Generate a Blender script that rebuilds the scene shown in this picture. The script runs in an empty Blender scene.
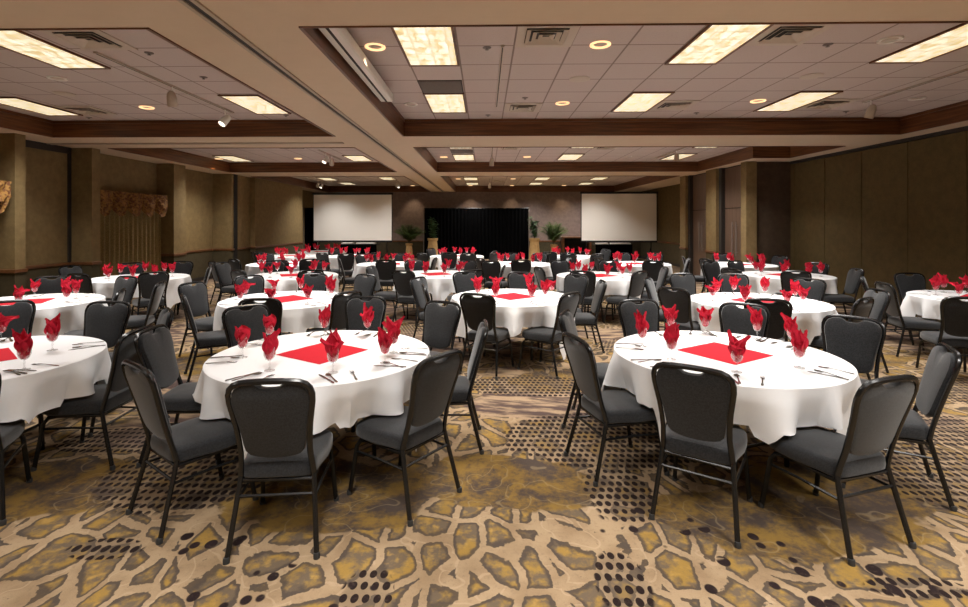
import bpy, bmesh, math, random
from mathutils import Vector, Matrix
PI = math.pi
SC = bpy.context.scene
COL = SC.collection
random.seed(7)

# ------------------------------------------------------------------ camera, world, exposure
EYE = 1.72
cam_data = bpy.data.cameras.new('camera')
cam_data.sensor_width = 36.0
cam_data.lens = 500.0 / 968.0 * 36.0
cam_data.shift_x = 9.0 / 968.0
cam_data.shift_y = -80.5 / 968.0
cam_data.clip_start = 0.05
cam_data.clip_end = 100
cam = bpy.data.objects.new('camera', cam_data)
cam.location = (0, 0, EYE)
cam.rotation_euler = (PI / 2, 0, 0.02)
COL.objects.link(cam)
SC.camera = cam
world = bpy.data.worlds.new('world')
SC.world = world
world.use_nodes = True
world.node_tree.nodes['Background'].inputs[0].default_value = (0.5, 0.45, 0.4, 1)
world.node_tree.nodes['Background'].inputs[1].default_value = 0.02
SC.view_settings.view_transform = 'Standard'
SC.view_settings.look = 'None'
SC.view_settings.gamma = 1
SC.view_settings.use_curve_mapping = False
SC.view_settings.exposure = 0.68
SC.cycles.use_denoising = True
LAMP_W = 34.0            # one ceiling troffer
LAMP_COL = (1.0, 0.97, 0.93)
SPOT_COL = (1.0, 0.78, 0.5)

# ------------------------------------------------------------------ node helpers
class NT:
    """small expression writer for a material's node tree"""
    def __init__(s, name):
        s.m = bpy.data.materials.new(name); s.m.use_nodes = True
        s.t = s.m.node_tree; s.n = s.t.nodes; s.b = s.n['Principled BSDF']
    def node(s, kind, **kw):
        q = s.n.new(kind)
        for k, v in kw.items(): setattr(q, k, v)
        return q
    def put(s, sock, v):
        if hasattr(v, 'is_output') or isinstance(v, bpy.types.NodeSocket): s.t.links.new(v, sock)
        elif isinstance(v, (tuple, list)) and sock.type == 'RGBA' and len(v) == 3: sock.default_value = (*v, 1)
        else: sock.default_value = v
    def f(s, op, a, b=0.0, c=0.0):
        q = s.node('ShaderNodeMath', operation=op)
        for i, v in enumerate((a, b, c)): s.put(q.inputs[i], v)
        return q.outputs[0]
    def add(s, a, b): return s.f('ADD', a, b)
    def sub(s, a, b): return s.f('SUBTRACT', a, b)
    def mul(s, a, b): return s.f('MULTIPLY', a, b)
    def step(s, v, lo, hi):        # smooth 0..1
        q = s.node('ShaderNodeMapRange', interpolation_type='SMOOTHSTEP')
        s.put(q.inputs[0], v); q.inputs[1].default_value = lo; q.inputs[2].default_value = hi
        return q.outputs[0]
    def mix(s, t, a, b):
        q = s.node('ShaderNodeMix', data_type='RGBA')
        s.put(q.inputs[0], t); s.put(q.inputs[6], a); s.put(q.inputs[7], b)
        return q.outputs[2]
    def coord(s, which='Object'): return s.node('ShaderNodeTexCoord').outputs[which]
    def world(s): return s.node('ShaderNodeNewGeometry').outputs['Position']
    def xyz(s, v):
        q = s.node('ShaderNodeSeparateXYZ'); s.put(q.inputs[0], v); return q.outputs
    def vec(s, x, y, z=0.0):
        q = s.node('ShaderNodeCombineXYZ')
        for i, v in enumerate((x, y, z)): s.put(q.inputs[i], v)
        return q.outputs[0]
    def vmul(s, v, k):
        q = s.node('ShaderNodeVectorMath', operation='MULTIPLY'); s.put(q.inputs[0], v); q.inputs[1].default_value = k if isinstance(k, tuple) else (k, k, k)
        return q.outputs[0]
    def vadd(s, a, b):
        q = s.node('ShaderNodeVectorMath', operation='ADD'); s.put(q.inputs[0], a); s.put(q.inputs[1], b); return q.outputs[0]
    def noise(s, v, scale, detail=3.0, col=False, rough=0.5):
        q = s.node('ShaderNodeTexNoise'); s.put(q.inputs['Vector'], v)
        q.inputs['Scale'].default_value = scale; q.inputs['Detail'].default_value = detail; q.inputs['Roughness'].default_value = rough
        return q.outputs['Color' if col else 'Fac']
    def voro(s, v, scale, feature='F1', rnd=1.0, out='Distance'):
        q = s.node('ShaderNodeTexVoronoi', feature=feature); s.put(q.inputs['Vector'], v)
        q.inputs['Scale'].default_value = scale; q.inputs['Randomness'].default_value = rnd
        return q.outputs[out]
    def bump(s, h, strength=0.3, dist=0.01):
        q = s.node('ShaderNodeBump'); s.put(q.inputs['Height'], h)
        q.inputs['Strength'].default_value = strength; q.inputs['Distance'].default_value = dist
        s.t.links.new(q.outputs[0], s.b.inputs['Normal'])
    def base(s, c, rough=0.6, metal=0.0, spec=0.4, sheen=0.0):
        s.put(s.b.inputs['Base Color'], c); s.put(s.b.inputs['Roughness'], rough)
        s.b.inputs['Metallic'].default_value = metal; s.b.inputs['Specular IOR Level'].default_value = spec
        if sheen:
            s.b.inputs['Sheen Weight'].default_value = sheen; s.b.inputs['Sheen Roughness'].default_value = 0.5
        return s.m

def plain(name, c, rough=0.6, metal=0.0, spec=0.4, var=0.12, scale=20.0, bump=0.0, sheen=0.0):
    k = NT(name); v = k.noise(k.coord(), scale, 4)
    dark = tuple(x * (1 - var) for x in c); lite = tuple(min(1, x * (1 + var)) for x in c)
    if bump: k.bump(v, bump, 0.004)
    return k.base(k.mix(v, dark, lite), rough, metal, spec, sheen)

def glow(name, c, strength):
    k = NT(name); k.base(c, 0.5)
    k.put(k.b.inputs['Emission Color'], c); k.b.inputs['Emission Strength'].default_value = strength
    return k.m

def carpet_material():
    k = NT('carpet'); P = k.coord(); X, Y, Z = k.xyz(P)
    lowc = k.noise(P, 0.9, 2, col=True)
    wv = k.vadd(P, k.vmul(k.vadd(lowc, (-0.5, -0.5, -0.5)), 0.6))
    jag = k.noise(P, 26, 3)
    def blob(cx, cy, rx, ry):
        dx = k.mul(k.sub(X, cx), 1 / rx); dy = k.mul(k.sub(Y, cy), 1 / ry)
        return k.f('SQRT', k.add(k.mul(dx, dx), k.mul(dy, dy)))
    def near(blobs):                      # smallest normalised distance to any of the blobs
        d = None
        for b in blobs:
            e = blob(*b); d = e if d is None else k.f('MINIMUM', d, e)
        return d
    wob = k.mul(k.sub(k.noise(P, 1.6, 4, rough=0.6), 0.5), 1.1)
    # giraffe cells: gold islands with a grey rim in a tan net
    sw = k.vmul(wv, (1.0, 0.70, 1.0))
    e1 = k.add(k.voro(sw, 5.3, 'DISTANCE_TO_EDGE', 0.9), k.mul(k.sub(jag, 0.5), 0.15))
    island = k.step(e1, 0.092, 0.106); rim = k.sub(1.0, k.step(e1, 0.145, 0.225))
    gm = k.noise(P, 7.5, 5, rough=0.65)
    gold = k.mix(k.step(gm, 0.40, 0.58), (0.33, 0.20, 0.05), (0.15, 0.11, 0.072))
    gold = k.mix(k.step(k.noise(P, 16, 3), 0.52, 0.75), gold, (0.42, 0.26, 0.075))
    cell = k.mix(k.mul(rim, 0.9), gold, (0.075, 0.058, 0.047))
    tan = k.mix(k.step(k.noise(P, 5, 4), 0.35, 0.7), (0.40, 0.285, 0.172), (0.295, 0.20, 0.115))
    curl = k.f('ABSOLUTE', k.sub(k.voro(k.vadd(wv, k.vmul(k.noise(P, 3.0, 2, col=True), 0.35)), 4.2), 0.42))
    tan = k.mix(k.mul(k.sub(1.0, k.step(curl, 0.012, 0.03)), 0.30), tan, (0.58, 0.42, 0.27))
    giraffe = k.mix(island, tan, cell)
    # marbled gold / grey with thin pale curls
    mg = k.add(k.mul(k.noise(wv, 3.2, 6, rough=0.66), 0.75), k.mul(k.noise(P, 22, 4, rough=0.7), 0.25))
    marble = k.mix(k.step(mg, 0.40, 0.58), (0.25, 0.15, 0.038), (0.075, 0.055, 0.045))
    marble = k.mix(k.mul(k.sub(1.0, k.step(curl, 0.008, 0.028)), 0.30), marble, (0.40, 0.30, 0.17))
    # streaked brown-grey strips
    st = k.noise(k.vmul(wv, (0.9, 3.6, 1.0)), 2.2, 5, rough=0.6)
    streak = k.mix(k.step(st, 0.42, 0.6), (0.085, 0.056, 0.050), (0.37, 0.26, 0.165))
    # zones
    far_n = k.noise(P, 0.55, 2)
    z_m = k.add(near([(-1.0, 3.2, 0.8, 0.5), (0.2, 3.35, 0.75, 0.42), (-2.9, 3.2, 0.75, 0.45), (1.75, 2.95, 0.9, 0.42), (2.3, 3.3, 0.7, 0.4),
                      (-0.9, 5.2, 0.8, 0.6), (0.9, 5.4, 0.7, 0.5), (-3.4, 6.2, 0.9, 0.7), (4.6, 6.6, 0.9, 0.6)]), wob)
    z_s = k.add(near([(-2.3, 4.1, 1.0, 0.42), (0.6, 4.75, 0.9, 0.4), (-3.3, 5.0, 0.8, 0.5), (3.3, 4.6, 0.9, 0.45), (-0.1, 7.8, 1.3, 0.6), (2.5, 7.6, 1.0, 0.6), (-4.2, 8.2, 1.1, 0.9)]), wob)
    col = giraffe
    farm = k.step(Y, 4.6, 6.0)
    col = k.mix(k.mul(k.step(far_n, 0.48, 0.54), farm), col, streak)
    col = k.mix(k.sub(1.0, k.step(z_m, 0.82, 0.88)), col, marble)
    col = k.mix(k.sub(1.0, k.step(z_s, 0.90, 1.0)), col, streak)
    # small dark dots on a skewed lattice
    dots_z = k.add(near([(0.95, 4.0, 0.85, 0.55), (0.85, 3.25, 0.22, 0.4), (-2.0, 3.4, 0.6, 0.5), (3.2, 3.45, 0.65, 0.5), (3.5, 4.4, 0.7, 0.5), (-0.55, 2.3, 0.13, 0.2), (0.66, 2.4, 0.13, 0.25),
                        (-2.0, 2.6, 0.2, 0.09), (2.05, 2.4, 0.25, 0.08), (0.5, 5.3, 0.7, 0.35), (-2.9, 3.9, 0.5, 0.25), (2.3, 7.0, 0.8, 0.5), (-1.6, 8.0, 0.7, 0.5), (5.0, 5.2, 0.7, 0.5)]), k.mul(wob, 0.45))
    p1, p2 = 0.052, 0.080
    hx = k.add(X, k.mul(k.f('FLOOR', k.mul(Y, 1 / p2)), p1 * 0.5))
    fx = k.sub(k.f('FRACT', k.mul(hx, 1 / p1)), 0.5); fy = k.sub(k.f('FRACT', k.mul(Y, 1 / p2)), 0.5)
    rr = k.f('SQRT', k.add(k.mul(fx, fx), k.mul(fy, fy)))
    size = k.add(0.22, k.mul(k.noise(P, 4.0, 3), 0.30))
    dot = k.step(k.sub(size, rr), 0.0, 0.06)
    col = k.mix(k.mul(k.sub(1.0, k.step(dots_z, 0.7, 1.0)), 0.45), col, (0.17, 0.125, 0.085))
    col = k.mix(k.mul(dot, k.sub(1.0, k.step(dots_z, 0.92, 1.04))), col, (0.015, 0.009, 0.009))
    # large loose black pebbles
    big_z = near([(-1.15, 2.36, 0.42, 0.16), (-0.72, 2.25, 0.3, 0.14), (1.55, 2.42, 0.6, 0.20), (0.75, 2.75, 0.35, 0.12), (1.35, 2.72, 0.35, 0.14), (-1.5, 2.62, 0.3, 0.14), (0.95, 2.95, 0.28, 0.1)])
    bd = k.voro(k.vmul(P, (1.0, 0.85, 1.0)), 8.5, 'F1', 0.85)
    big = k.mul(k.sub(1.0, k.step(bd, 0.26, 0.31)), k.sub(1.0, k.step(big_z, 0.95, 1.05)))
    col = k.mix(big, col, (0.018, 0.011, 0.012))
    mott = k.noise(P, 34, 4, rough=0.7)
    col = k.mix(k.mul(k.step(mott, 0.50, 0.72), 0.28), col, (0.12, 0.085, 0.06))
    pile = k.noise(P, 260, 2)
    col = k.mix(k.mul(k.step(pile, 0.35, 0.7), 0.16), col, (0.08, 0.055, 0.04))
    k.bump(pile, 0.25, 0.004)
    return k.base(col, 0.95, spec=0.1)

def tile_material():
    k = NT('ceiling_tile'); P = k.world(); X, Y, Z = k.xyz(P)
    def line(c, off, pitch):
        fr = k.f('FRACT', k.mul(k.sub(c, off - 40 * pitch), 1 / pitch))
        return k.f('MINIMUM', fr, k.sub(1.0, fr))
    lx = line(X, -0.28, 0.578); ly = line(Y, 5.73, 0.61)
    d = k.f('MINIMUM', lx, ly)
    g = k.sub(1.0, k.step(d, 0.012, 0.022))
    speck = k.noise(P, 90, 3)
    fiss = k.step(k.noise(P, 45, 2), 0.62, 0.72)
    c = k.mix(speck, (0.50, 0.42, 0.38), (0.57, 0.485, 0.44))
    c = k.mix(k.mul(fiss, 0.22), c, (0.25, 0.20, 0.17))
    c = k.mix(g, c, (0.27, 0.215, 0.185))
    k.bump(k.sub(speck, k.mul(g, 0.6)), 0.25, 0.006)
    return k.base(c, 0.9, spec=0.1)

def lens_material():
    k = NT('troffer_lens'); P = k.coord(); X, Y, Z = k.xyz(P)
    cell = k.f('FRACT', k.mul(k.add(Y, 9.0), 1 / 0.192)); band = k.step(k.f('ABSOLUTE', k.sub(cell, 0.5)), 0.30, 0.5)
    tube = k.f('ABSOLUTE', k.f('SINE', k.mul(X, 17.0)))
    n = k.noise(P, 9, 3)
    pat = k.noise(k.vmul(P, (2.2, 1.0, 1.0)), 6, 2)
    c = k.mix(k.step(k.add(pat, k.mul(tube, 0.12)), 0.40, 0.78), (1.0, 0.93, 0.72), (0.55, 0.39, 0.12))
    cx = k.f('FRACT', k.mul(k.add(X, 9.0), 1 / 0.177)); bx = k.step(k.f('ABSOLUTE', k.sub(cx, 0.5)), 0.36, 0.5)
    c = k.mix(k.mul(k.f('MAXIMUM', band, bx), 0.6), c, (0.33, 0.225, 0.06))
    k.base((0.8, 0.78, 0.7), 0.4)
    k.put(k.b.inputs['Emission Color'], c); k.b.inputs['Emission Strength'].default_value = 0.66
    return k.m

def wood_material(name, c1, c2, axis='x'):
    k = NT(name); P = k.world()
    s = {'x': (0.6, 9, 14), 'y': (9, 0.6, 14), 'z': (9, 9, 0.6)}[axis]
    v = k.noise(k.vmul(P, s), 2.2, 5, rough=0.6)
    k.bump(v, 0.06, 0.003)
    return k.base(k.mix(k.step(v, 0.3, 0.7), c1, c2), 0.38, spec=0.4)

def wallcover(name, c, lit=1.0):
    k = NT(name); P = k.world()
    a = k.noise(P, 7, 5, rough=0.7); b = k.noise(k.vmul(P, (60, 60, 160)), 1.0, 2)
    v = k.add(k.mul(a, 0.6), k.mul(b, 0.4))
    k.bump(b, 0.15, 0.003)
    return k.base(k.mix(k.step(v, 0.3, 0.7), tuple(x * 0.78 for x in c), tuple(x * 1.2 for x in c)), 0.82, spec=0.25)

def fabric_material(name, c, rough=0.85, weave=420.0, sheen=0.25, spec=0.25):
    k = NT(name); P = k.coord()
    w = k.noise(P, weave * 0.6, 2); n = k.noise(P, 110, 2)
    v = k.step(k.add(k.mul(w, 0.5), k.mul(n, 0.5)), 0.42, 0.58)
    k.bump(w, 0.3, 0.0015)
    return k.base(k.mix(v, tuple(x * 0.55 for x in c), tuple(x * 1.45 for x in c)), rough, spec=spec, sheen=sheen)

def glass_material():
    k = NT('clear_glass'); t = k.t
    tr = k.node('ShaderNodeBsdfTransparent'); tr.inputs[0].default_value = (0.97, 0.97, 0.97, 1)
    gl = k.node('ShaderNodeBsdfGlossy'); gl.inputs['Roughness'].default_value = 0.03
    fr = k.node('ShaderNodeLayerWeight'); fr.inputs[0].default_value = 0.35
    mx = k.node('ShaderNodeMixShader')
    fac = k.add(k.mul(fr.outputs['Facing'], 0.42), 0.05)
    k.put(mx.inputs[0], fac); t.links.new(tr.outputs[0], mx.inputs[1]); t.links.new(gl.outputs[0], mx.inputs[2])
    t.links.new(mx.outputs[0], k.n['Material Output'].inputs[0])
    return k.m

def valance_material():
    k = NT('valance_brocade'); P = k.world()
    a = k.noise(P, 17, 4, rough=0.7); b = k.noise(k.vadd(P, (4.0, 2.0, 1.0)), 26, 4)
    c = k.mix(k.step(a, 0.44, 0.56), (0.11, 0.036, 0.010), (0.27, 0.135, 0.028))
    c = k.mix(k.mul(k.step(b, 0.56, 0.64), 0.6), c, (0.30, 0.17, 0.05))
    return k.base(c, 0.8)

M = dict(
    carpet=carpet_material(), tile=tile_material(), lens=lens_material(),
    soffit=plain('painted_soffit', (0.61, 0.485, 0.35), 0.85, spec=0.1, var=0.04, scale=6),
    groove=plain('dark_groove', (0.03, 0.024, 0.02), 0.7),
    rail_tan=plain('tan_metal_rail', (0.42, 0.34, 0.25), 0.45, 0.2),
    woodx=wood_material('stained_wood', (0.07, 0.023, 0.008), (0.175, 0.066, 0.022), 'x'),
    woody=wood_material('stained_wood_lengthwise', (0.07, 0.023, 0.008), (0.175, 0.066, 0.022), 'y'),
    rail=wood_material('chair_rail_wood', (0.11, 0.045, 0.018), (0.19, 0.078, 0.030), 'y'),
    wall_l=wallcover('olive_wallcovering', (0.205, 0.142, 0.062)),
    wains=wallcover('dark_green_wainscot', (0.075, 0.060, 0.032)),
    wall_r=wallcover('brown_partition_fabric', (0.10, 0.068, 0.025)),
    wall_b=wallcover('taupe_wallcovering', (0.25, 0.185, 0.165)),
    brown_panel=wallcover('dark_brown_panel', (0.075, 0.05, 0.032)),
    door=wood_material('brown_door_veneer', (0.10, 0.062, 0.043), (0.14, 0.088, 0.060), 'z'),
    steel=plain('brushed_steel', (0.55, 0.53, 0.5), 0.3, 0.9, var=0.05),
    white_metal=plain('white_enamel', (0.75, 0.72, 0.66), 0.4, var=0.03),
    tan_metal=plain('tan_enamel', (0.50, 0.42, 0.33), 0.5, var=0.05),
    grey_metal=plain('grey_grille', (0.22, 0.19, 0.17), 0.5, 0.3),
    dark_metal=plain('black_powder_coat', (0.008, 0.0083, 0.009), 0.27, 0.0, 0.5, var=0.1),
    fabric=fabric_material('charcoal_upholstery', (0.0165, 0.0178, 0.0205), 0.75, 420, 0.33),
    vinyl=plain('black_seat_base', (0.018, 0.018, 0.019), 0.6),
    glide=plain('grey_plastic_glide', (0.035, 0.035, 0.035), 0.5),
    cloth=plain('white_linen', (0.88, 0.885, 0.90), 0.9, spec=0.1, var=0.02, scale=60),
    red=plain('red_linen', (0.60, 0.012, 0.040), 0.75, spec=0.25, var=0.15, scale=60),
    redflat=plain('red_table_square', (0.62, 0.020, 0.035), 0.85, spec=0.15, var=0.06, scale=60),
    plywood=plain('table_plywood', (0.25, 0.16, 0.09), 0.6),
    glass=glass_material(),
    black_drape=fabric_material('black_velour', (0.002, 0.002, 0.0022), 0.98, 200, 0.0, 0.03),
    olive_drape=fabric_material('olive_curtain', (0.20, 0.145, 0.052), 0.8, 200, 0.15),
    valance=valance_material(),
    screen=plain('matte_white_screen', (0.86, 0.83, 0.78), 0.9, var=0.01),
    screen_back=plain('black_border', (0.008, 0.008, 0.008), 0.7),
    leaf=plain('dark_leaf', (0.035, 0.075, 0.022), 0.45, var=0.5, scale=4),
    palm=plain('palm_leaf', (0.060, 0.105, 0.022), 0.45, var=0.5, scale=4),
    trunk=plain('plant_stem', (0.10, 0.07, 0.03), 0.8),
    pot=plain('mottled_tan_stone', (0.42, 0.27, 0.11), 0.7, var=0.35, scale=9, bump=0.2),
    soil=plain('potting_soil', (0.02, 0.014, 0.01), 0.95),
    warm_ring_glow=glow('warm_ring_glow', (1.0, 0.66, 0.34), 0.75),
    white_bulb=glow('white_bulb', (1.0, 0.93, 0.8), 1.6),
)
# knife etc.
M['cutlery'] = plain('polished_steel', (0.42, 0.41, 0.40), 0.22, 0.95, var=0.05)

# ------------------------------------------------------------------ mesh helpers
class MB:
    def __init__(s): s.v = []; s.f = []
    def ring(s, pts): i = len(s.v); s.v += [tuple(p) for p in pts]; return list(range(i, i + len(pts)))
    def bridge(s, a, b, closed=True):
        n = len(a)
        for i in range(n if closed else n - 1):
            j = (i + 1) % n; s.f.append((a[i], a[j], b[j], b[i]))
    def cap(s, r, flip=False): s.f.append(tuple(reversed(r)) if flip else tuple(r))
    def fan(s, r, c, flip=False):
        i = len(s.v); s.v.append(tuple(c)); n = len(r)
        for k in range(n):
            a, b = r[k], r[(k + 1) % n]; s.f.append((b, a, i) if flip else (a, b, i))
    def box(s, x0, x1, y0, y1, z0, z1, bevel=0.0):
        if bevel <= 0:
            a = s.ring([(x0, y0, z0), (x1, y0, z0), (x1, y1, z0), (x0, y1, z0)]); b = s.ring([(x0, y0, z1), (x1, y0, z1), (x1, y1, z1), (x0, y1, z1)])
            s.cap(a, True); s.cap(b); s.bridge(a, b); return s
        e = bevel
        def rr(z, i): return s.ring([(x0 + i, y0 + i, z), (x1 - i, y0 + i, z), (x1 - i, y1 - i, z), (x0 + i, y1 - i, z)])
        R = [rr(z0, e), rr(z0 + e, 0), rr(z1 - e, 0), rr(z1, e)]
        s.cap(R[0], True); s.cap(R[-1])
        for p, q in zip(R, R[1:]): s.bridge(p, q)
        return s
    def tube(s, pts, r, n=8, closed=False, sx=1.0):
        P = [Vector(p) for p in pts]; m = len(P); rings = []
        up = None
        for i in range(m):
            if closed: d = P[(i + 1) % m] - P[i - 1]
            else: d = P[min(i + 1, m - 1)] - P[max(i - 1, 0)]
            d.normalize()
            if up is None: up = d.orthogonal().normalized()
            up = (up - d * up.dot(d)).normalized(); w = d.cross(up)
            rad = r[i] if isinstance(r, (list, tuple)) else r
            rings.append(s.ring([P[i] + up * (math.cos(2 * PI * k / n) * rad) + w * (math.sin(2 * PI * k / n) * rad * sx) for k in range(n)]))
        for a, b in zip(rings, rings[1:]): s.bridge(a, b)
        if closed: s.bridge(rings[-1], rings[0])
        else: s.cap(rings[0], True); s.cap(rings[-1])
        return s
    def lathe(s, prof, n=20, cx=0, cy=0, cz=0, top=True, bottom=True):
        R = [s.ring([(cx + r * math.cos(2 * PI * k / n), cy + r * math.sin(2 * PI * k / n), cz + z) for k in range(n)]) for r, z in prof]
        for a, b in zip(R, R[1:]): s.bridge(a, b)
        if bottom: s.cap(R[0], True)
        if top: s.cap(R[-1])
        return s
    def mesh(s, name, m, smooth=True, fix=True):
        me = bpy.data.meshes.new(name); me.from_pydata(s.v, [], s.f)
        if fix:
            bm = bmesh.new(); bm.from_mesh(me); bmesh.ops.recalc_face_normals(bm, faces=bm.faces); bm.to_mesh(me); bm.free()
        me.materials.append(m)
        if smooth:
            me.polygons.foreach_set('use_smooth', [True] * len(me.polygons))
            me.set_sharp_from_angle(angle=math.radians(38))
        me.update(); return me

LABELS = set()
def link(name, data, parent=None, loc=None, rz=None):
    o = bpy.data.objects.new(name, data); COL.objects.link(o)
    if parent: o.parent = parent
    if loc is not None: o.location = loc
    if rz is not None: o.rotation_euler = (0, 0, rz)
    return o
def obj(name, mb, mat, parent=None, loc=None, rz=None, smooth=True): return link(name, mb.mesh(name, mat, smooth), parent, loc, rz)
GROUPS = {'napkin': 'red napkins standing in the goblets', 'glass': 'stemmed goblets set on the tables', 'cutlery': 'steel cutlery laid on the tables', 'tablecloth': 'white cloths on the round tables', 'table linen': 'red squares on the table centres',
          'light': 'fluorescent panels in the ceiling', 'downlight': 'round downlights in the ceiling', 'vent': 'square ceiling air vents', 'sprinkler': 'fire sprinklers in the ceiling', 'track': 'thin ceiling tracks', 'spotlight': 'track spotlights',
          'speaker': 'ceiling speakers', 'grille': 'return grilles in the ceiling', 'screen': 'projection screens', 'curtain': 'olive window curtains', 'valance': 'swagged valances', 'tray': 'white trays on the skirted tables'}
def tag(o, label, cat, group=None):
    if label in LABELS and 'behind the camera' not in label: print('DUPLABEL', label)
    group = group or GROUPS.get(cat)
    LABELS.add(label)
    o['label'] = label; o['category'] = cat
    if group: o['group'] = group
    return o
def thing(name, label, cat, loc=(0, 0, 0), rz=0.0, group=None): return tag(link(name, None, None, loc, rz), label, cat, group)
def struct(name, mb, mat, smooth=False, parent=None):
    o = obj(name, mb, mat, parent, smooth=smooth)
    if not parent: o['kind'] = 'structure'
    return o
def dup(root, name, label, cat, group, loc, rz):
    """copy of a thing with copies of its parts and sub-parts"""
    r = root.copy(); COL.objects.link(r); r.name = name; r.location = loc; r.rotation_euler = (0, 0, rz); tag(r, label, cat, group)
    for c in root.children:
        d = c.copy(); COL.objects.link(d); d.parent = r
        for g in c.children:
            h = g.copy(); COL.objects.link(h); h.parent = d
    return r
def box(*a, bevel=0.0): return MB().box(*a, bevel=bevel)

# ------------------------------------------------------------------ room shell
HS, HC = 3.25, 3.535        # soffit underside, tile ceiling
XL, XR, YB = -8.45, 7.61, 24.6
struct('floor', box(-9.2, 9.2, -3.3, 25.2, -0.12, 0.0), M['carpet'])
struct('ceiling', box(-9.2, 9.2, -3.3, 25.2, HC, HC + 0.1), M['tile'])
def beam(x0, x1, y0, y1): struct('ceiling_beam', box(x0, x1, y0, y1, HS, HC), M['soffit'])
beam(-2.63, -1.45, -3.2, 24.62)
beam(7.15, 7.9, -3.2, 24.62); beam(6.3, 7.15, 11.86, 24.62); beam(-8.6, -7.7, -3.2, 24.62)
for y0, y1 in ((-3.2, -2.2), (2.55, 3.86), (8.75, 10.06), (14.9, 16.28), (24.4, 24.62)):
    beam(-1.45, 7.15 if y1 < 11 else 6.3, y0, y1); beam(-7.7, -2.63, y0, y1)
TN = [0]
def trim(mb, m):
    TN[0] += 1; return struct('trim_%d' % TN[0], mb, m)
def wood_ring(x0, x1, y0, y1, right=True):
    t, lo, hi = 0.03, HS - 0.012, HC - 0.004
    def board(a, b, c, d, m):
        q = MB(); q.box(a, b, c, d, lo, hi); trim(q, m)
        k = MB()     # small crown strip at the top of the board
        if b - a < d - c: 
            s = 1 if a < (x0 + x1) / 2 else -1
            e = b if s > 0 else a; k.box(min(e, e + s * 0.02), max(e, e + s * 0.02), c, d, hi - 0.05, hi)
        else:
            s = 1 if c < (y0 + y1) / 2 else -1
            e = d if s > 0 else c; k.box(a, b, min(e, e + s * 0.02), max(e, e + s * 0.02), hi - 0.05, hi)
        trim(k, m)
    board(x0, x0 + t, y0, y1, M['woody'])
    if right: board(x1 - t, x1, y0, y1, M['woody'])
    board(x0 + t, x1 - t, y1 - t, y1, M['woodx']); board(x0 + t, x1 - t, y0, y0 + 0.012, M['woodx'])
wood_ring(-1.45, 7.15, 3.86, 8.75)
wood_ring(-7.7, -2.63, 3.86, 8.75); wood_ring(-7.7, -2.63, 10.06, 14.9); wood_ring(-7.7, -2.63, 16.28, 24.4)
wood_ring(-1.45, 6.3, 16.28, 24.4)
for a in ((-1.45, -1.42, 10.06, 14.9, 'woody'), (-1.42, 6.27, 14.87, 14.9, 'woodx'), (6.27, 6.3, 11.86, 14.9, 'woody'), (6.27, 7.15, 11.83, 11.86, 'woodx'), (7.12, 7.15, 10.06, 11.83, 'woody'), (-1.42, 7.12, 10.06, 10.072, 'woodx')):
    trim(box(a[0], a[1], a[2], a[3], HS - 0.012, HC - 0.004), M[a[4]])
# partition tracks let into the beams
def track_groove(x0, x1, y0, y1, along_y):
    trim(box(x0, x1, y0, y1, HS - 0.006, HS + 0.001), M['groove'])
    w = 0.035
    if along_y:
        for q in ((x0 - w, x0), (x1, x1 + w)): trim(box(q[0], q[1], y0, y1, HS - 0.016, HS + 0.001), M['rail_tan'])
    else:
        for q in ((y0 - w, y0), (y1, y1 + w)): trim(box(x0, x1, q[0], q[1], HS - 0.016, HS + 0.001), M['rail_tan'])
track_groove(-2.06, -2.01, -3.2, 24.4, True)
track_groove(-8.4, -2.7, 9.45, 9.50, False)

RN = {}
def wall_seg(side, x0, x1, y0, y1, m, rail=True, top=HS, wains='wains', z_rail=0.90):
    if not rail: return struct('wall_' + side, box(x0, x1, y0, y1, 0, top), m)
    struct('wall_' + side, box(x0, x1, y0, y1, z_rail, top), m)
    struct('wall_' + side, box(x0, x1, y0, y1, 0, z_rail), M[wains])
    e = 0.022
    trim(box(x0 - e, x1 + e, y0 - e, y1 + e, z_rail - 0.035, z_rail + 0.03, bevel=0.008), M['rail'])
    RN[side] = RN.get(side, 0) + 1
    struct('baseboard_%s' % side if RN[side] == 1 else 'baseboard_%s_%d' % (side, RN[side]), box(x0 - 0.012, x1 + 0.012, y0 - 0.012, y1 + 0.012, 0, 0.11), M['groove'])
# window wall on the left, with its pilasters and steps
wall_seg('left', XL - 0.15, XL, -3.2, 15.35, M['wall_l'])
for y0, y1 in ((8.35, 8.55), (10.02, 10.24), (12.7, 13.2), (4.4, 4.62)):
    wall_seg('left', XL, -8.0, y0, y1, M['wall_l'])
struct('wall_left', box(XL, XL + 0.03, 8.6, 9.97, 3.12, HS), M['groove'])
struct('wall_left', box(XL, XL + 0.035, 9.95, 10.01, 0.93, HS), M['groove'])
wall_seg('left', XL - 0.1, -7.86, 15.36, 15.48, M['wall_l'])
struct('wall_left', box(-8.2, -7.852, 15.485, 15.715, 0, HS), M['screen_back'])  # solid black block, the partition slot's dark depth painted flush with the wall
wall_seg('left', -8.4, -7.86, 15.72, 16.58, M['wall_l'])
wall_seg('left', -8.3, -7.70, 16.6, 20.95, M['wall_l'])
wall_seg('left', XL - 0.15, XL, 15.4, YB, M['wall_l'], rail=False)
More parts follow.
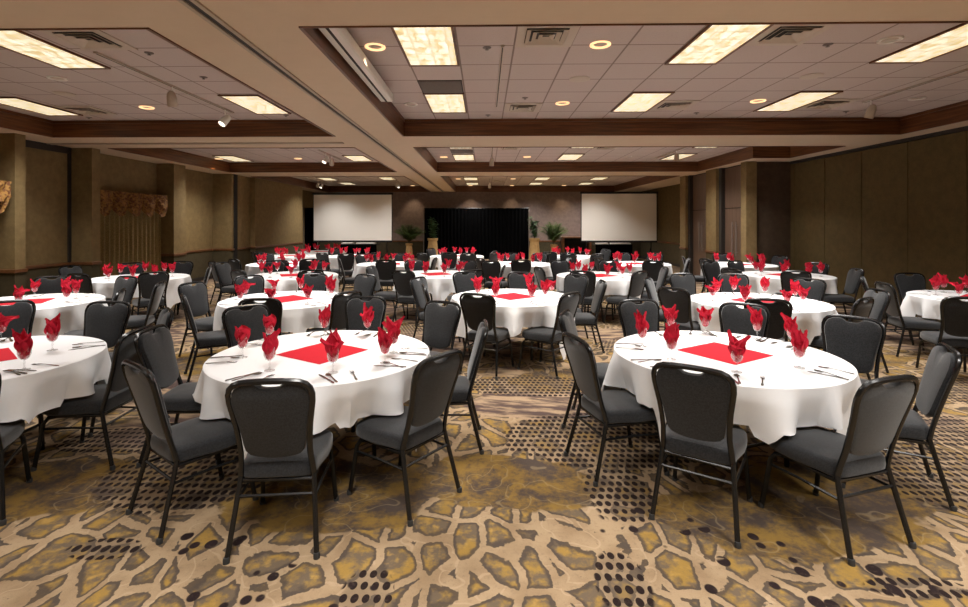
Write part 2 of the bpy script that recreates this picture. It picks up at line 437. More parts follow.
# folding partition on the right, panel by panel
struct('wall_right', box(XR + 0.06, XR + 0.15, -3.2, YB, 0, HS), M['screen_back'])
y = 8.06 - 1.1 * 10
while y < 12.6:
    y0, y1 = max(y, -3.2), min(y + 1.1, 12.62)
    struct('wall_right', box(XR, XR + 0.06, y0 + 0.008, y1 - 0.008, 0.02, HS - 0.07, bevel=0.004), M['wall_r']); y += 1.1
trim(box(XR - 0.02, XR + 0.06, -3.2, 12.62, HS - 0.06, HS), M['groove'])
struct('wall_right', box(6.48, 6.74, 12.54, 12.8, 0, HS), M['wall_l'])
struct('wall_right', box(6.74, XR + 0.06, 12.62, 12.74, 0, HS), M['brown_panel'])
wall_seg('right', 6.48, 7.0, 14.16, 14.8, M['wall_l'])
wall_seg('right', 6.48, 7.0, 16.3, 16.75, M['wall_l'])
wall_seg('right', XR, XR + 0.05, 16.75, YB, M['wall_r'])
struct('wall_right', box(7.0, XR + 0.05, 16.65, 16.75, 0, HS), M['wall_r'])
# double doors with a fixed panel over them
for dn, (y0, y1) in enumerate(((12.8, 14.16), (14.8, 16.3))):
    xd = 6.66
    d = obj('door_%d' % (dn + 1), box(xd + 0.03, xd + 0.08, y0, y1, 0, HS), M['screen_back']); d['kind'] = 'structure'
    g = obj('jamb', box(xd - 0.1, xd + 0.04, y1 - 0.14, y1, 0, HS), M['groove'], d)
    ym = (y0 + y1 - 0.14) / 2
    obj('transom_panel', box(xd, xd + 0.03, y0 + 0.01, y1 - 0.15, 2.13, HS - 0.03, bevel=0.004), M['door'], d)
    for a, b, s in ((y0 + 0.01, ym - 0.004, 1), (ym + 0.004, y1 - 0.15, -1)):
        lf = obj('door_leaf', box(xd, xd + 0.03, a, b, 0.01, 2.11, bevel=0.004), M['door'], d)
        yh = (b - 0.10) if s > 0 else (a + 0.10)
        q = MB(); q.tube([(xd - 0.05, yh, 0.85), (xd - 0.05, yh, 1.75)], 0.013, 8)
        for zz in (0.95, 1.65): q.tube([(xd, yh, zz), (xd - 0.05, yh, zz)], 0.009, 6)
        obj('door_handle', q, M['grey_metal'], lf)
# stage wall and the wall behind the camera
wall_seg('back', -8.6, 7.9, YB, YB + 0.15, M['wall_b'], z_rail=0.83)
struct('wall_front', box(-8.6, 7.9, -3.3, -3.2, 0, HS), M['wall_l'])

# ------------------------------------------------------------------ curtains on the window wall
def pleats(x0, x1, zt, zb, amp, pitch, seed, flare=0.0):
    """a hanging cloth in folds, running along local X, thickness to both sides"""
    rnd = random.Random(seed); n = int((x1 - x0) / pitch * 8); b = MB(); rows = []
    ph = [rnd.uniform(-0.35, 0.35) for _ in range(n + 1)]
    for j in range(7):
        t = j / 6; z = zt + (zb - zt) * t; pts = []
        for i in range(n + 1):
            x = x0 + (x1 - x0) * i / n
            pts.append((x, amp * (0.55 + 0.45 * t) * math.sin(2 * PI * x / pitch + ph[i] * 0.4 + 0.5 * math.sin(x * 3.1 + seed)) + flare * t, z))
        rows.append(pts)
    fr = [b.ring(p) for p in rows]; bk = [b.ring([(x, y + 0.012, z) for x, y, z in p]) for p in rows]
    for a, c in zip(fr, fr[1:]): b.bridge(a, c, False)
    for a, c in zip(bk, bk[1:]): b.bridge(a, c, False)
    b.bridge(fr[0], bk[0], False); b.bridge(fr[-1], bk[-1], False)
    return b
def swag_valance(width, n, seed):
    b = MB(); w = width / n; cols = n * 14
    rows = []
    for j in range(9):
        t = j / 8; pts = []
        for i in range(cols + 1):
            x = width * i / cols; u = (x / w) % 1.0
            drop = 0.30 + 0.25 * math.sin(PI * u) ** 0.8 - 0.06 * (abs(u - 0.5) > 0.45)
            bulge = 0.05 + 0.08 * math.sin(PI * u) * math.sin(PI * min(1, t * 0.85 + 0.12)) + 0.032 * math.sin(13 * (t + 0.55 * (2 * u - 1) ** 2))
            pts.append((x, -bulge, -drop * t))
        rows.append(pts)
    fr = [b.ring(p) for p in rows]; bk = [b.ring([(x, y + 0.02, z) for x, y, z in p]) for p in rows]
    for a, c in zip(fr, fr[1:]): b.bridge(a, c, False)
    for a, c in zip(bk, bk[1:]): b.bridge(a, c, False)
    b.bridge(fr[0], bk[0], False); b.bridge(fr[-1], bk[-1], False)
    return b
for y0, y1, lab_c, lab_v in ((10.3, 12.66, 'olive pleated curtain hanging between two pilasters of the window wall', 'gold and rust swagged valance above the olive curtain between two pilasters'),
                             (4.75, 8.29, 'olive pleated curtain of the window cut off by the frame edge', 'end of a rust swagged valance cut off at the frame edge')):
    c = thing('curtain', lab_c, 'curtain', (XL + 0.14, y0, 0), PI / 2)
    obj('curtain_panel', pleats(0.02, (y1 - y0) / 2 - 0.01, 2.2, 0.02, 0.035, 0.15, 3), M['olive_drape'], c)
    obj('curtain_panel', pleats((y1 - y0) / 2 + 0.01, y1 - y0 - 0.02, 2.2, 0.02, 0.035, 0.15, 5), M['olive_drape'], c)
    v = thing('valance', lab_v, 'valance', (XL + (0.26 if y0 > 9 else 0.38), y0, 2.42), PI / 2)
    n = 5 if y1 - y0 < 3 else 7
    obj('swag', swag_valance(y1 - y0, n, 1), M['valance'], v)
    obj('mounting_board', box(0.0, y1 - y0, -0.04, 0.235 if y0 > 9 else 0.355, -0.012, 0.01), M['woody'], v)

# ------------------------------------------------------------------ stage end: drapes, screens, plants
def pipe_drape(x0, x1, y, top, label):
    t = thing('pipe_and_drape', label, 'drape', (x0, y, 0))
    w = x1 - x0
    n = max(1, round(w / 1.25))
    for i in range(n): obj('drape_panel', pleats(w * i / n + (0.03 if i == 0 else -0.03), w * (i + 1) / n - 0.005, top - 0.03, 0.01, 0.035, 0.17, 2), M['black_drape'], t)
    for x in (0.0, w):
        p = obj('upright', MB().tube([(x, 0.0, 0.02), (x, 0.0, top + 0.02)], 0.02, 10), M['grey_metal'], t)
        obj('base_plate', box(x - 0.2, x + 0.2, -0.2, 0.2, 0.0, 0.02), M['dark_metal'], t)
    obj('crossbar', MB().tube([(0, 0, top - 0.02), (w, 0, top - 0.02)], 0.016, 8), M['dark_metal'], t)
pipe_drape(-2.92, 2.08, 23.75, 2.44, 'wide black pleated drape backing the stage between the two screens')
pipe_drape(-8.25, -7.62, 22.6, 2.42, 'narrow black drape standing by the screen on the window wall side')
def projection_screen(x0, x1, y, z0, z1, label):
    t = thing('projection_screen', label, 'screen', (x0, y, 0)); w = x1 - x0
    obj('screen_surface', box(0.03, w - 0.03, -0.012, 0.0, z0 + 0.03, z1 - 0.02), M['screen'], t)
    b = MB(); b.box(0, w, 0.0, 0.02, z0 - 0.05, z1 + 0.06)
    for a in ((0, 0.03, z0 - 0.05, z1), (w - 0.03, w, z0 - 0.05, z1), (0.03, w - 0.03, z0 - 0.05, z0 + 0.03)): b.box(a[0], a[1], -0.02, 0.0, a[2], a[3])
    obj('black_border', b, M['screen_back'], t)
    obj('top_case', box(-0.03, w + 0.03, -0.05, 0.05, z1 - 0.02, z1 + 0.07, bevel=0.01), M['screen_back'], t)
    for x in (0.25, w - 0.25):
        q = MB(); q.tube([(x, 0.045, 0.05), (x, 0.045, z1)], 0.02, 8); q.tube([(x, -0.45, 0.03), (x, 0.55, 0.03)], 0.02, 8); q.tube([(x, 0.045, 0.7), (x, 0.5, 0.05)], 0.012, 6)
        obj('support_leg', q, M['dark_metal'], t)
projection_screen(-7.61, -4.09, 22.0, 0.92, 2.99, 'white projection screen on the window wall side of the black stage drape')
projection_screen(4.20, 7.52, 22.0, 0.92, 3.02, 'white projection screen on the partition wall side of the black stage drape')
for x0, side in ((-6.75, 'window wall'), (5.1, 'partition wall')):
    t = thing('skirted_table', 'low black skirted table under the projection screen on the %s side' % side, 'table', (x0, 23.2, 0))
    obj('skirt', pleats(0, 1.7, 0.70, 0.01, 0.02, 0.11, 4), M['black_drape'], t)
    obj('tabletop', box(-0.02, 1.72, -0.03, 0.6, 0.70, 0.735), M['screen_back'], t)
    for kx, which in ((0.05, 'shorter'), (0.72, 'longer')):
        tag(obj('paper_tray', box(x0 + kx, x0 + kx + (0.55 if kx < 0.5 else 0.9), 23.2, 23.5, 0.736, 0.80, bevel=0.01), M['white_metal']),
            '%s white tray on the skirted table, %s side' % (which, side), 'tray')
t = thing('low_cabinet', 'low brown cabinet with a dark open front against the stage wall', 'cabinet', (3.7, 24.0, 0))
obj('carcass', box(0, 1.4, 0.4, 0.5, 0, 1.0), M['screen_back'], t)
obj('top_board', box(-0.05, 1.45, -0.04, 0.55, 1.0, 1.06, bevel=0.01), M['rail'], t)
for x in (0, 1.3): obj('side_panel', box(x, x + 0.1, 0, 0.4, 0, 1.0), M['woodx'], t)
obj('shelf', box(0.1, 1.3, 0.05, 0.4, 0.3, 0.33), M['screen_back'], t)

def leaflet(b, p, d, L, w, droop, up=Vector((0, 0, 1))):
    d = d.normalized(); s = d.cross(up)
    s = s.normalized() if s.length > 1e-3 else Vector((1, 0, 0)); prev = None
    for i in range(5):
        t = i / 4; c = p + d * (L * t) - up * (droop * t * t); ww = w * (0.25 + 1.5 * t * (1 - t) * 2 * 0.9) * (1 if i < 4 else 0.05)
        nrm = up * 0.006
        r = b.ring([c - s * ww, c + nrm, c + s * ww, c - nrm])
        if prev: b.bridge(prev, r)
        else: b.cap(r)
        prev = r
    b.cap(prev)
def plant(kind, x, y, pot_h, pot_r, top, spread, label, seed):
    rnd = random.Random(seed); t = thing(kind, label, 'plant', (x, y, 0))
    obj('pot', MB().lathe([(pot_r * 1.12, 0), (pot_r * 1.15, 0.05), (pot_r * 1.02, 0.09), (pot_r * 0.95, pot_h * 0.5), (pot_r * 0.80, pot_h * 0.86), (pot_r * 0.95, pot_h * 0.9), (pot_r * 0.98, pot_h), (pot_r * 0.82, pot_h), (pot_r * 0.78, pot_h - 0.05)], 24), M['pot'], t)
    obj('soil', MB().lathe([(0.01, pot_h - 0.06), (pot_r * 0.77, pot_h - 0.05), (0.01, pot_h - 0.03)], 16), M['soil'], t)
    stem, leaf = MB(), MB()
    if kind == 'potted_palm':
        for i in range(34):
            a = rnd.uniform(0, 2 * PI); lean = rnd.uniform(0.25, 1.0); L = (top - pot_h) * rnd.uniform(0.8, 1.08)
            pts = []
            for k in range(7):
                q = k / 6; pts.append(Vector((math.cos(a) * spread * lean * q ** 1.4, math.sin(a) * spread * lean * q ** 1.4, pot_h - 0.05 + L * (q - 0.38 * lean * q * q))))
            stem.tube(pts, [0.010 - 0.0012 * k for k in range(7)], 5)
            for k in range(2, 7):
                for s in (-1, 1):
                    for f in (0.0, 0.5):
                        p = pts[k] if f == 0 else (pts[k] + pts[k - 1]) / 2
                        dr = (pts[k] - pts[k - 1]).normalized(); side = dr.cross(Vector((0, 0, 1))).normalized()
                        leaflet(leaf, p, dr * 0.7 + side * s, 0.32, 0.022, 0.10)
    else:
        for i in range(8):
            a = rnd.uniform(0, 2 * PI); l = rnd.uniform(0.02, 0.22); hgt = (top - pot_h) * rnd.uniform(0.65, 0.97)
            pts = [Vector((math.cos(a) * l * q / 5, math.sin(a) * l * q / 5, pot_h - 0.05 + hgt * q / 5)) for q in range(6)]
            stem.tube(pts, 0.011, 6)
            for k in range(30):
                q = rnd.uniform(0.12, 1.0); p = Vector((math.cos(a) * l * q, math.sin(a) * l * q, pot_h - 0.05 + hgt * q)); b2 = rnd.uniform(0, 2 * PI)
                leaflet(leaf, p, Vector((math.cos(b2), math.sin(b2), rnd.uniform(0.0, 0.9))), rnd.uniform(0.16, spread), 0.055, 0.08)
    obj('stem', stem, M['trunk'], t); obj('foliage', leaf, M['palm'] if kind == 'potted_palm' else M['leaf'], t)
plant('potted_palm', -3.5, 23.0, 0.78, 0.17, 1.72, 0.62, 'feathery palm in a small tan pot by the window-side end of the stage drape', 3)
plant('potted_ficus', -2.42, 23.1, 1.02, 0.25, 2.08, 0.24, 'dark broad-leaved plant in a tall tan urn against the window-side end of the black drape', 4)
plant('potted_ficus', 2.28, 23.1, 1.02, 0.25, 2.08, 0.26, 'dark broad-leaved plant in a tall tan urn at the partition-side end of the black drape', 9)
plant('potted_palm', 3.2, 23.3, 0.72, 0.17, 1.82, 0.62, 'bright green palm between the urn plant and the low brown cabinet', 8)

# ------------------------------------------------------------------ ceiling fixtures
def lens_mb(): return box(-0.265, 0.265, -0.575, 0.575, -0.012, -0.004)
F_FRAME = MB()
for a in ((-0.289, 0.289, -0.608, -0.575), (-0.289, 0.289, 0.575, 0.608), (-0.289, -0.265, -0.575, 0.575), (0.265, 0.289, -0.575, 0.575)): F_FRAME.box(a[0], a[1], a[2], a[3], -0.02, -0.001)
F_FRAME = F_FRAME.mesh('troffer_frame', M['woodx'], False); F_LENS = lens_mb().mesh('troffer_lens', M['lens'], False)
LAMP = bpy.data.lights.new('troffer_lamp', 'AREA'); LAMP.shape = 'RECTANGLE'; LAMP.size = 0.52; LAMP.size_y = 1.1
LAMP.energy = LAMP_W; LAMP.color = LAMP_COL; LAMP.spread = math.radians(118)
def troffer(x, y, label, group=None):
    t = thing('ceiling_light', label, 'light', (x, y, HC), 0, group)
    link('frame', F_FRAME, t); link('lens', F_LENS, t); link('lamp', LAMP, t, (0, 0, -0.03))
COLN = {-0.58: 'column beside the central beam', 2.33: 'middle column', 4.62: 'column toward the partition wall', 5.25: 'column toward the partition wall'}
for bay, rows in (('nearest', ((5.12, 'nearer'), (7.56, 'farther'))), ('second', ((11.5, 'nearer'), (13.75, 'farther'))), ('third', ((17.6, 'nearest'), (20.4, 'middle'), (23.0, 'farthest')))):
    for y, rn in rows:
        for x in (-0.58, 2.33, 5.25 if bay == 'second' else 4.62):
            troffer(x, y, 'lit fluorescent panel in the %s partition-side coffer, %s row, %s' % (bay, rn, COLN[x]))
for x, y, l in ((-4.66, 5.15, 'lit fluorescent panel nearest the camera in the nearest window-side coffer'), (-7.03, 7.65, 'lit fluorescent panel near the wall in the nearest window-side coffer'),
                (-3.49, 7.6, 'lit fluorescent panel beside the central beam in the nearest window-side coffer'), (-7.05, 13.9, 'lit fluorescent panel near the wall in the second window-side coffer'),
                (-3.54, 13.9, 'lit fluorescent panel beside the central beam in the second window-side coffer'), (-4.66, 11.4, 'lit fluorescent panel in the near middle of the second window-side coffer'),
                (-6.47, 20.4, 'lit fluorescent panel in the third window-side coffer, near the wall'), (-6.3, 22.8, 'lit fluorescent panel in the third window-side coffer, closest to the screen'),
                (-3.95, 20.2, 'lit fluorescent panel in the third window-side coffer, beside the central beam')):
    troffer(x, y, l)
for x, y in ((-0.58, -1.1), (2.33, -1.1), (4.62, -1.1), (-0.58, 1.35), (2.33, 1.35), (4.62, 1.35), (-4.66, -1.1), (-4.66, 1.35), (-7.03, 0.8)):
    troffer(x, y, 'lit fluorescent panel in the coffers above and behind the camera', 'ceiling lights behind the camera')

D_RING = MB().lathe([(0.085, -0.001), (0.105, -0.001), (0.105, -0.012), (0.098, -0.016), (0.075, -0.010), (0.070, -0.001)], 28, top=False, bottom=False)
D_LIT = D_RING.mesh('downlight_ring', M['warm_ring_glow']); D_OFF = D_RING.mesh('downlight_ring', M['white_metal'])  # lit trim rings glow themselves, in place of lamplight falling on them
D_BULB = MB().lathe([(0.002, -0.006), (0.05, -0.006), (0.066, -0.002)], 20).mesh('downlight_bulb', M['tan_metal'])
D_LAMP = bpy.data.lights.new('downlight_lamp', 'SPOT'); D_LAMP.energy = 34; D_LAMP.color = SPOT_COL; D_LAMP.spot_size = math.radians(82); D_LAMP.spot_blend = 0.7; D_LAMP.shadow_soft_size = 0.05
def downlight(x, y, lit, label, lamp=True):
    t = thing('downlight', label, 'downlight', (x, y, HC))
    link('trim_ring', D_LIT if lit else D_OFF, t); link('baffle', D_BULB, t)
    if lit and lamp: link('lamp', D_LAMP, t, (0, 0, -0.03))
NB, SB, TB = 'nearest partition-side coffer', 'second partition-side coffer', 'third partition-side coffer'
for x, y, lit, where in ((-1.13, 5.12, 1, 'by the beam in the ' + NB + ', near row'), (1.17, 5.1, 1, 'in the middle of the ' + NB + ', near row'), (-1.13, 7.6, 0, 'by the beam in the ' + NB + ', far row'),
                         (1.17, 7.58, 1, 'in the middle of the ' + NB + ', far row'), (4.0, 5.02, 0, 'between fluorescent panels of the ' + NB + ', near row'), (4.05, 7.5, 1, 'between fluorescent panels of the ' + NB + ', far row'),
                         (6.28, 7.4, 0, 'near the partition in the ' + NB), (-1.13, 13.7, 1, 'by the beam in the ' + SB), (1.15, 13.7, 1, 'in the middle of the ' + SB), (3.9, 13.7, 0, 'toward the partition in the ' + SB),
                         (-5.35, 6.15, 0, 'in the middle of the nearest window-side coffer'), (-5.3, 7.73, 1, 'at the far side of the nearest window-side coffer'), (-7.5, 13.95, 1, 'by the wall in the second window-side coffer'), (-5.25, 13.95, 1, 'in the middle of the second window-side coffer'),
                         (-1.1, 20.5, 1, 'by the beam in the ' + TB), (1.15, 20.5, 1, 'in the middle of the ' + TB)):
    downlight(x, y, lit, '%s round recessed downlight %s' % ('lit' if lit else 'unlit', where))
for x, w in ((-3.5, 'behind the feathery palm'), (-0.7, 'at the window side of the black drape'), (1.3, 'at the partition side of the black drape'), (3.8, 'above the low cabinet')):
    downlight(x, 24.12, 1, 'lit downlight washing the stage wall %s' % w)
SPK = MB().lathe([(0.13, -0.001), (0.13, -0.008), (0.11, -0.012), (0.01, -0.012)], 24)
for x, y, l in ((1.19, 6.32, 'round tan speaker grille in the middle of the nearest partition-side coffer'), (4.03, 6.25, 'round brown speaker grille toward the partition in the nearest coffer'), (-5.9, 6.9, 'round tan speaker grille in the nearest window-side coffer')):
    t = thing('ceiling_speaker', l, 'speaker', (x, y, HC)); obj('grille', SPK, M['tan_metal'], t)
V_FR, V_LV, V_BK = MB(), [], box(-0.2, 0.2, -0.2, 0.2, -0.004, -0.001)
for a in ((-0.285, 0.285, -0.3, -0.2), (-0.285, 0.285, 0.2, 0.3), (-0.285, -0.2, -0.2, 0.2), (0.2, 0.285, -0.2, 0.2)): V_FR.box(a[0], a[1], a[2], a[3], -0.012, -0.001)
for k in range(3):
    r = 0.055 + 0.06 * k; b = MB()
    P0 = [b.ring([(s * (r + o), t * (r + o), z) for s, t in ((-1, -1), (1, -1), (1, 1), (-1, 1))]) for o, z in ((-0.022, -0.006), (0.018, -0.030), (0.022, -0.028), (-0.018, -0.004))]
    for i in range(4): b.bridge(P0[i], P0[(i + 1) % 4])
    V_LV.append(b.mesh('diffuser_vane', M['tan_metal'], False))
V_FR = V_FR.mesh('diffuser_frame', M['tan_metal'], False); V_BK = V_BK.mesh('diffuser_back', M['groove'], False)
for x, y, l in ((0.59, 4.84, 'square ceiling air vent nearest the camera in the nearest partition-side coffer'), (0.59, 7.86, 'square ceiling air vent in the middle far row of the nearest partition-side coffer'),
                (2.91, 4.84, 'square ceiling air vent beside the middle fluorescent panel in the nearest coffer'), (2.9, 7.75, 'square ceiling air vent in the far row beside the middle fluorescent panel'), (5.2, 7.7, 'square ceiling air vent beside the panel toward the partition'),
                (-3.9, 4.84, 'square ceiling air vent beside the camera-side panel of the nearest window-side coffer'), (-6.4, 7.9, 'square ceiling air vent near the wall in the nearest window-side coffer'), (0.59, 12.0, 'square ceiling air vent by the beam in the second partition-side coffer'),
                (2.9, 12.0, 'square ceiling air vent in the middle of the second partition-side coffer'), (0.59, 21.6, 'square ceiling air vent in the third partition-side coffer')):
    t = thing('air_vent', l, 'vent', (x, y, HC)); link('frame', V_FR, t); link('back_plate', V_BK, t)
    for q in V_LV: link('vane', q, t)
for y, l in ((6.645, 'grey slotted return grille between two panels of the nearest partition-side coffer'), (12.65, 'grey slotted return grille between two panels of the second partition-side coffer')):
    t = thing('return_grille', l, 'grille', (-0.58, y, HC)); b = MB()
    for k in range(24): b.box(-0.27, 0.27, -0.285 + k * 0.024, -0.285 + k * 0.024 + 0.012, -0.016, -0.006)
    obj('slats', b, M['grey_metal'], t, smooth=False); obj('back_plate', box(-0.285, 0.285, -0.3, 0.3, -0.006, -0.001), M['groove'], t)
SP1 = MB().lathe([(0.045, -0.001), (0.045, -0.006), (0.02, -0.012)], 14).mesh('sprinkler_plate', M['grey_metal'])
SP2 = MB().lathe([(0.010, -0.012), (0.010, -0.022), (0.020, -0.024), (0.020, -0.027)], 10).mesh('sprinkler_head', M['grey_metal'])
SPN = 0
for x, y, w in ((0.02, 5.17, 'beside the panel by the beam, near row of the nearest coffer'), (0.05, 8.4, 'beside the panel by the beam, far row of the nearest coffer'), (0.58, 7.25, 'ahead of the middle vent in the nearest coffer'),
                (3.48, 5.15, 'between two panels, near row of the nearest coffer'), (3.48, 8.3, 'between two panels, far row of the nearest coffer'), (5.87, 8.25, 'close to the partition in the nearest coffer'),
                (-3.58, 5.26, 'near the beam in the window-side coffer, near row'), (-3.5, 6.15, 'near the beam in the window-side coffer, middle'), (-3.35, 8.35, 'near the beam in the window-side coffer, far row'), (-6.8, 8.45, 'near the wall in the nearest window-side coffer')):
    t = thing('fire_sprinkler', 'small metal fire sprinkler ' + w, 'sprinkler', (x, y, HC)); link('escutcheon', SP1, t); link('sprinkler_head', SP2, t)
for x, y0, y1, l in ((0.18, 5.1, 7.75, 'thin track running along the middle of the nearest partition-side coffer'), (5.66, 4.5, 7.6, 'thin track near the partition in the nearest partition-side coffer'), (-4.12, 5.2, 8.1, 'thin track in the nearest window-side coffer'),
                     (0.18, 11.6, 14.2, 'thin track by the beam in the second partition-side coffer'), (4.75, 11.6, 14.0, 'thin track toward the partition in the second partition-side coffer'), (-4.1, 12.2, 14.2, 'thin track in the second window-side coffer'),
                     (0.2, 20.5, 23.0, 'thin track in the third partition-side coffer'), (-3.75, 20.0, 22.6, 'thin track near the beam in the third window-side coffer'), (-7.2, 20.0, 22.6, 'thin track near the wall in the third window-side coffer')):
    t = thing('ceiling_track', l, 'track', (x, y0, HC)); obj('track_rail', box(-0.018, 0.018, 0, y1 - y0, -0.022, -0.001), M['tan_metal'], t)
    obj('track_slot', box(-0.006, 0.006, 0.02, y1 - y0 - 0.02, -0.024, -0.021), M['groove'], t)
SH = MB().lathe([(0.045, -0.075), (0.05, -0.06), (0.046, 0.03), (0.034, 0.07), (0.015, 0.085)], 18, bottom=False)
S_BULB = MB().lathe([(0.002, -0.072), (0.042, -0.070), (0.042, -0.060), (0.002, -0.058)], 16)
SH_W = SH.mesh('spot_shade', M['white_metal']); SH_T = SH.mesh('spot_shade', M['tan_metal']); SB_L = S_BULB.mesh('spot_bulb', M['white_bulb']); SB_O = S_BULB.mesh('spot_bulb', M['tan_metal'])
S_ARM = MB().tube([(0, 0, -0.024), (0, 0, -0.12)], 0.010, 8).mesh('spot_stem', M['white_metal'])
def spot(x, y, lit, tilt, az, label):
    t = thing('track_spotlight', label, 'spotlight', (x, y, HC)); link('stem', S_ARM, t)
    h = link('spot_head', SH_W if lit else SH_T, t, (0, 0, -0.185)); h.rotation_euler = (tilt, 0, az); h.scale = (1.25, 1.25, 1.25)
    link('bulb', SB_L if lit else SB_O, h)
for a in ((-4.12, 6.5, 0, 0.4, 0.3, 'unlit tan track spotlight on the track of the nearest window-side coffer'), (-4.12, 7.85, 1, 0.7, 2.6, 'white track spotlight on the track of the nearest window-side coffer'),
          (5.66, 7.45, 0, 0.35, 0.6, 'unlit tan track spotlight near the partition in the nearest coffer'), (0.18, 13.5, 0, 0.2, 0.0, 'tan track spotlight by the beam in the second partition-side coffer'),
          (4.75, 12.5, 0, 0.2, 0.0, 'tan track spotlight toward the partition in the second coffer'), (-4.1, 12.8, 1, 0.7, 2.6, 'lit white track spotlight in the second window-side coffer'), (-4.1, 13.3, 0, 0.5, 0.4, 'tan track spotlight in the second window-side coffer'),
          (0.2, 22.0, 1, 0.3, 0.0, 'white track spotlight in the third partition-side coffer'), (-3.75, 21.3, 1, 0.6, 0.8, 'lit white track spotlight near the beam in the third window-side coffer, nearer one'), (-3.75, 21.8, 1, 0.6, 2.4, 'lit white track spotlight near the beam in the third window-side coffer, farther one'),
          (-7.2, 21.4, 1, 0.6, 0.9, 'lit white track spotlight near the wall in the third window-side coffer, nearer one'), (-7.2, 21.9, 1, 0.6, 2.6, 'lit white track spotlight near the wall in the third window-side coffer, farther one')):
    spot(*a)
t = thing('screen_housing', 'long white ceiling screen housing along the wood edge of the central beam', 'housing', (-1.40, 3.92, 3.34))
obj('case', box(0, 0.17, 0, 2.75, 0, 0.12, bevel=0.015), M['white_metal'], t); obj('slot', box(0.075, 0.10, 0.03, 2.72, -0.004, 0.004), M['groove'], t)

# ------------------------------------------------------------------ banquet tables
# key: (x, y, direction of one hanging cloth corner in degrees)
TABLES = {
  'T1': (1.783, 3.767, -155),
  'T2': (-1.213, 3.722, -107),
  'T3': (-3.660, 3.468, -55),
  'T4': (-5.647, 6.028, -92),
  'T6': (-2.527, 6.332, -35),
  'T8': (0.356, 6.607, -32),
  'T9': (3.382, 6.287, -48),
  'T10': (6.491, 6.598, -93),
  'T5': (-6.157, 8.778, -30),
  'T7': (-3.562, 9.258, -60),
  'T11': (-0.932, 9.493, -85),
  'T12': (2.124, 9.282, -100),
  'T13': (5.595, 9.441, -35),
  'T14': (5.950, 11.820, -120),
  'T15': (3.607, 12.020, -35),
  'T16': (0.808, 11.906, -60),
  'T17': (-2.247, 11.787, -110),
  'T19': (-4.825, 11.793, -100),
  'T20': (-5.712, 14.766, -40),
  'T18': (-3.967, 14.621, -100),
  'T21': (-0.823, 14.683, -95),
  'T22': (2.483, 14.661, -110),
  'T23': (-5.547, 16.910, -80),
}
